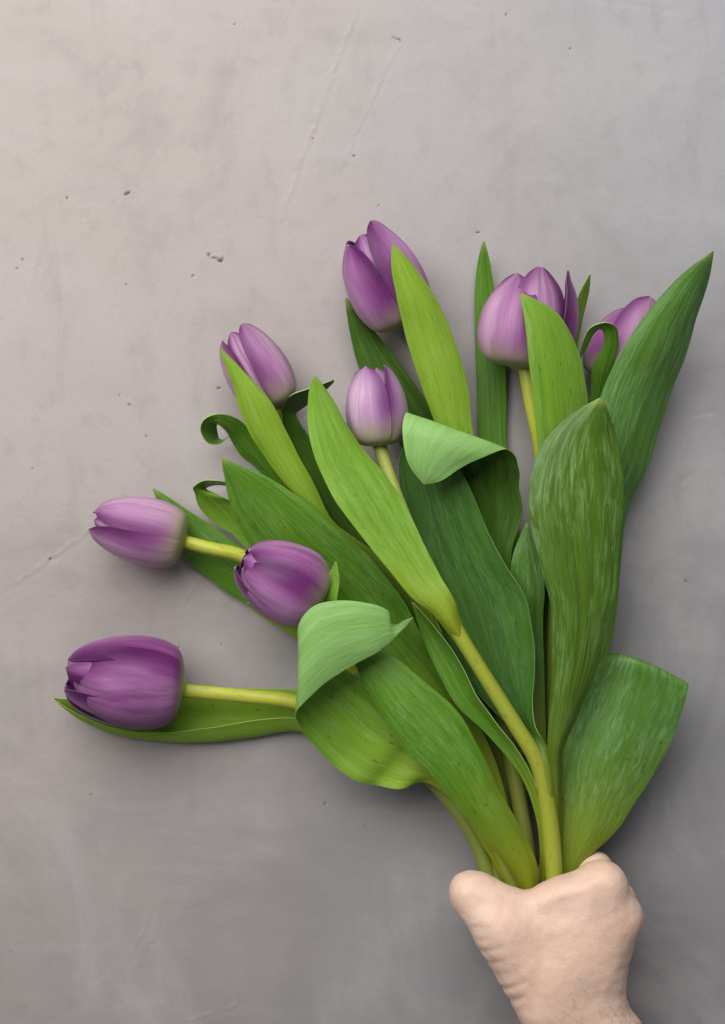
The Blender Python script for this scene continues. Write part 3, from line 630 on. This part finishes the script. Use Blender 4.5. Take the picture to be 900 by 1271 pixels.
def surface_nets(Fv, org, d):
    nx, ny, nz = Fv.shape; ins = Fv < 0
    cs = lambda a, dx, dy, dz: a[dx:nx-1+dx, dy:ny-1+dy, dz:nz-1+dz]
    cnt = sum(cs(ins, x, y, z).astype(np.int8) for x in (0, 1) for y in (0, 1) for z in (0, 1))
    act = (cnt > 0) & (cnt < 8)
    ii = np.argwhere(act); idx = -np.ones(act.shape, np.int64); idx[act] = np.arange(len(ii))
    acc = np.zeros((len(ii), 3)); num = np.zeros(len(ii))
    for c0 in [(x, y, z) for x in (0, 1) for y in (0, 1) for z in (0, 1)]:
        for axis in range(3):
            if c0[axis]: continue
            c1 = list(c0); c1[axis] = 1
            f0 = Fv[ii[:, 0]+c0[0], ii[:, 1]+c0[1], ii[:, 2]+c0[2]]; f1 = Fv[ii[:, 0]+c1[0], ii[:, 1]+c1[1], ii[:, 2]+c1[2]]
            m = (f0 < 0) != (f1 < 0); t = np.where(m, f0 / np.where(m, f0 - f1, 1), 0)
            p = np.tile(np.array(c0, float), (len(ii), 1)); p[:, axis] += t
            acc[m] += p[m]; num[m] += 1
    V = org + (ii + acc / num[:, None]) * d
    faces = []
    for axis in range(3):
        a, b = (axis + 1) % 3, (axis + 2) % 3
        s0 = [slice(None)] * 3; s1 = [slice(None)] * 3
        s0[axis] = slice(0, -1); s1[axis] = slice(1, None)
        m = ins[tuple(s0)] != ins[tuple(s1)]
        e = np.argwhere(m)
        ok = (e[:, a] > 0) & (e[:, b] > 0) & (e[:, a] < Fv.shape[a]-1) & (e[:, b] < Fv.shape[b]-1); e = e[ok]
        def cell(da, db):
            c = e.copy(); c[:, a] -= da; c[:, b] -= db
            return idx[c[:, 0], c[:, 1], c[:, 2]]
        q = np.stack([cell(1, 1), cell(0, 1), cell(0, 0), cell(1, 0)], 1)
        flip = ~ins[e[:, 0], e[:, 1], e[:, 2]]
        q[flip] = q[flip][:, ::-1]
        faces.append(q)
    return V, np.concatenate(faces)

def smin(a, b, k):
    h = np.clip(0.5 + 0.5 * (b - a) / k, 0, 1)
    return b * (1 - h) + a * h - k * h * (1 - h)

def build_hand():
    out = [(650,1271), (640,1243), (622,1217), (609,1190), (602,1166), (594,1152), (578,1134), (566,1119), (563,1105), (570,1093), (584,1089), (605,1094), (630,1102), (654,1107), (672,1099), (692,1090),
           (716,1083), (734,1075), (750,1072), (766,1079), (776,1095), (780,1114), (788,1128), (791.5,1141), (789,1156), (785,1178), (780,1210), (780,1240), (787,1259), (797,1271), (818,1310), (848,1380),
           (880,1470), (905,1560), (752,1560), (724,1470), (695,1380), (670,1315), (650,1271)]
    poly = spline([P(x, y, 6.0)[:2] for x, y in out[:-1]] , 260)
    d = 0.0011
    lo = P(545, 1590, 6.0)[:2] - 0.006; hi = P(925, 1040, 6.0)[:2] + 0.006
    xs = np.arange(lo[0], hi[0], d); ys = np.arange(P(0, 1540, 6.0)[1], hi[1], d); zs = np.arange(-0.004, 0.098, d)
    X2, Y2 = np.meshgrid(xs, ys, indexing='ij')
    pts = np.stack([X2.ravel(), Y2.ravel()], 1)
    a = poly; b = np.roll(poly, -1, 0)
    best = np.full(len(pts), 1e9); wind = np.zeros(len(pts), bool)
    for p, q in zip(a, b):
        e = q - p; w = pts - p
        t = np.clip((w @ e) / max(e @ e, 1e-15), 0, 1)
        dd = ((w - t[:, None] * e) ** 2).sum(1); best = np.minimum(best, dd)
        c = (p[1] > pts[:, 1]) != (q[1] > pts[:, 1])
        xin = (q[0] - p[0]) * (pts[:, 1] - p[1]) / (q[1] - p[1] + 1e-15) + p[0]
        wind ^= c & (pts[:, 0] < xin)
    D2 = np.where(wind, np.sqrt(best), -np.sqrt(best)).reshape(X2.shape)
    # middle height, half thickness and roll-off of the hand's body, from a few measured places
    ctl = [(583,1112,5.2,1.05,.85), (605,1150,5.5,1.35,1.1), (654,1115,5.6,.95,.75), (640,1160,5.6,1.4,1.5), (700,1105,5.75,1.3,.75), (724,1098,5.75,1.4,.7), (678,1112,5.7,1.25,.75), (700,1150,5.8,1.45,1.7), (750,1090,5.6,1.35,.9), (778,1140,5.5,1.1,.9), (755,1140,5.8,1.3,1.2),
           (740,1195,5.6,1.6,1.7), (690,1210,5.7,1.65,1.8), (640,1220,5.4,1.4,1.6), (700,1271,5.3,1.9,2.2), (760,1271,5.2,1.8,2.0), (740,1350,5.2,2.3,2.7), (800,1470,5.2,2.7,3.2), (830,1560,5.2,2.8,3.3)]
    wsum = np.zeros_like(X2); zc = np.zeros_like(X2); TT = np.zeros_like(X2); DD = np.zeros_like(X2)
    for x, y, z, t, r in ctl:
        p = P(x, y, 6.0); w = 1.0 / (((X2 - p[0]) ** 2 + (Y2 - p[1]) ** 2) + 0.006 ** 2) ** 1.6
        wsum += w; zc += w * z * .01; TT += w * t * .01; DD += w * r * .01
    zc /= wsum; TT /= wsum; DD /= wsum
    e = 1 - np.minimum(D2 / DD, 1.0)
    Z = zs[None, None, :]
    body = (np.sqrt(((Z - zc[..., None]) / TT[..., None]) ** 2 + (e[..., None]) ** 2) - 1) * np.minimum(TT, DD)[..., None]
    X3, Y3 = X2[..., None], Y2[..., None]
    def cap(p, q, r0, r1):
        p, q = P(*p), P(*q); e = q - p; L2 = e @ e
        t = np.clip(((X3 - p[0]) * e[0] + (Y3 - p[1]) * e[1] + (Z - p[2]) * e[2]) / L2, 0, 1)
        dist = np.sqrt((X3 - p[0] - t * e[0]) ** 2 + (Y3 - p[1] - t * e[1]) ** 2 + (Z - p[2] - t * e[2]) ** 2)
        return dist - (r0 + (r1 - r0) * t) * .01
    def chain(ps, k=.004):
        f = None
        for (p, r0), (q, r1) in zip(ps[:-1], ps[1:]):
            c = cap(p, q, r0, r1); f = c if f is None else smin(f, c, k)
        return f
    fingers = [
        [((742,1110,5.0), .90), ((738,1081,2.6), .98), ((722,1082,1.5), .90), ((690,1088,.92), .82), ((640,1096,.90), .72)],
        [((765,1138,5.4), .95), ((765,1118,2.3), 1.0), ((745,1116,1.25), .92), ((700,1120,.92), .85), ((640,1126,.88), .74)],
        [((760,1168,5.3), 1.0), ((762,1156,2.1), .95), ((742,1154,1.2), .88), ((700,1158,.90), .80), ((645,1162,.84), .70)],
        [((752,1200,5.1), .95), ((756,1192,1.9), .85), ((738,1191,1.1), .80), ((705,1194,.80), .70), ((660,1197,.76), .62)]]
    F = body
    # knuckles and tendons under the skin of the back of the hand
    for (p, q, r0, r1, k) in (((776,1137,5.6), (782,1139,5.4), .75, .62, .009),
                              ((750,1098,6.05), (712,1180,6.3), .62, .60, .014), ((768,1138,5.9), (725,1200,6.25), .60, .60, .014),
                              ((590,1114,5.3), (614,1150,5.7), .85, .95, .014), ((634,1158,5.7), (676,1240,5.8), 1.0, 1.0, .016)):
        F = smin(F, cap(p, q, r0, r1), k)
    ff = None
    for f in fingers:
        c = chain(f); ff = c if ff is None else smin(ff, c, .0014)
    F = smin(F, ff, .006)
    F = smin(F, chain([((588,1114,5.0), .88), ((594,1115,3.3), .85), ((604,1116,1.9), .80), ((618,1122,1.1), .66)]), .006)
    # the hollow between thumb and forefinger where the stems pass
    V, Q = surface_nets(F, np.array([xs[0], ys[0], zs[0]]), d)
    # relax
    ed = np.concatenate([Q[:, [0, 1]], Q[:, [1, 2]], Q[:, [2, 3]], Q[:, [3, 0]]])
    for it in range(7):
        s = np.zeros_like(V); c = np.zeros(len(V))
        np.add.at(s, ed[:, 0], V[ed[:, 1]]); np.add.at(s, ed[:, 1], V[ed[:, 0]]); np.add.at(c, ed[:, 0], 1); np.add.at(c, ed[:, 1], 1)
        V = V + (0.55 if it % 2 == 0 else -0.50) * (s / c[:, None] - V)
    fn = np.cross(V[Q[:, 1]] - V[Q[:, 0]], V[Q[:, 3]] - V[Q[:, 0]])
    Nv = np.zeros_like(V)
    for k in range(4): np.add.at(Nv, Q[:, k], fn)
    Nv /= np.linalg.norm(Nv, axis=1, keepdims=True) + 1e-15
    disp = np.zeros(len(V))
    # skin folds beside the thumb root, at the web and across the wrist
    def fold(p, q, w, dep):
        nonlocal disp
        p = P(*p, 6.5)[:2]; q = P(*q, 6.5)[:2]; e = q - p
        t = np.clip(((V[:, :2] - p) @ e) / (e @ e), 0, 1)
        dd = np.linalg.norm(V[:, :2] - p - t[:, None] * e, axis=1)
        jit = 0.6 + 0.4 * math.sin(p[0] * 900 + p[1] * 1700); disp += np.where(V[:, 2] > 0.035, 0.42 * jit * dep * (-np.exp(-(dd / w) ** 2) + 0.45 * np.exp(-((dd - 2.0 * w) / (1.2 * w)) ** 2)) * (1 - 0.65 * t), 0)
    for p, q, w, dep in (((596, 1166), (614, 1160), .0013, .0009), ((598, 1182), (622, 1172), .0014, .0010), ((606, 1198), (636, 1184), .0014, .0011), ((613, 1214), (642, 1198), .0015, .0013),
                         ((624, 1232), (650, 1214), .0015, .0014), ((634, 1248), (652, 1232), .0014, .0015), ((590, 1150), (603, 1147), .0012, .0006), ((655, 1106), (690, 1116), .0022, .0008),
                         ((730, 1086), (700, 1094), .0018, .0008), ((779, 1205), (735, 1193), .0022, .0008), ((782, 1222), (728, 1210), .0022, .0009), ((784, 1240), (722, 1226), .0024, .0009), ((772, 1188), (742, 1180), .0018, .0005)):
        fold(p, q, w, dep)
    for i in range(len(V)):
        v = V[i]; disp[i] += 0.0005 * mnoise.noise(Vector(v * 70)) + 0.00022 * mnoise.noise(Vector(v * 230))
    V = V + Nv * disp[:, None]
    V[:, 2] = np.maximum(V[:, 2], 0.0006)
    hand = thing('hand', 'bare pale hand and wrist gripping the bunch of stems', 'hand', P(700, 1190, 0))
    skin = mesh_obj('skin', V, Q, [skin_mat()], hand)
    # sparse dark hairs over the wrist
    rng = np.random.default_rng(4)
    t = NT('body_hair'); t.b.inputs['Base Color'].default_value = (0.05, 0.03, 0.02, 1); t.b.inputs['Roughness'].default_value = 0.4
    k = (CAM_H - V[:, 2]) / CAM_H * S; px = V[:, 0] / k + 450; py = 635.5 - V[:, 1] / k
    dens = np.clip((py - 1195) / 70, 0, 1) * np.clip((px - 660) / 110, 0.05, 1) * (V[:, 2] > 0.035) * (py < 1420) + 1.2 * ((px > 772) & (py > 1225) & (py < 1300) & (V[:, 2] > 0.03))
    ids = rng.choice(len(V), 420, p=dens / dens.sum(), replace=False)
    hv, hf = [], []
    for i in ids:
        p = V[i]; nrm = Nv[i]
        dr = np.array([0.55, -0.55, 0.0]) + rng.normal(0, .28, 3); dr -= nrm * dr.dot(nrm); dr /= np.linalg.norm(dr)
        ln = rng.uniform(.004, .009); side = np.cross(dr, nrm); b0 = len(hv); ns = 4
        for s in range(ns):
            f = s / (ns - 1); c = p + dr * ln * f + nrm * ln * (0.35 * f - 0.18 * f * f) + side * ln * 0.15 * f * f
            r = 0.00006 * (1 - 0.8 * f)
            for a in range(3): hv.append(c + r * (math.cos(a * 2.094) * side + math.sin(a * 2.094) * nrm))
        for s in range(ns - 1):
            for a in range(3):
                hf.append((b0+s*3+a, b0+s*3+(a+1) % 3, b0+s*3+3+(a+1) % 3, b0+s*3+3+a))
    hair = mesh_obj('arm_hair', hv, hf, [t.m], hand); hair['kind'] = 'stuff'
build_hand()
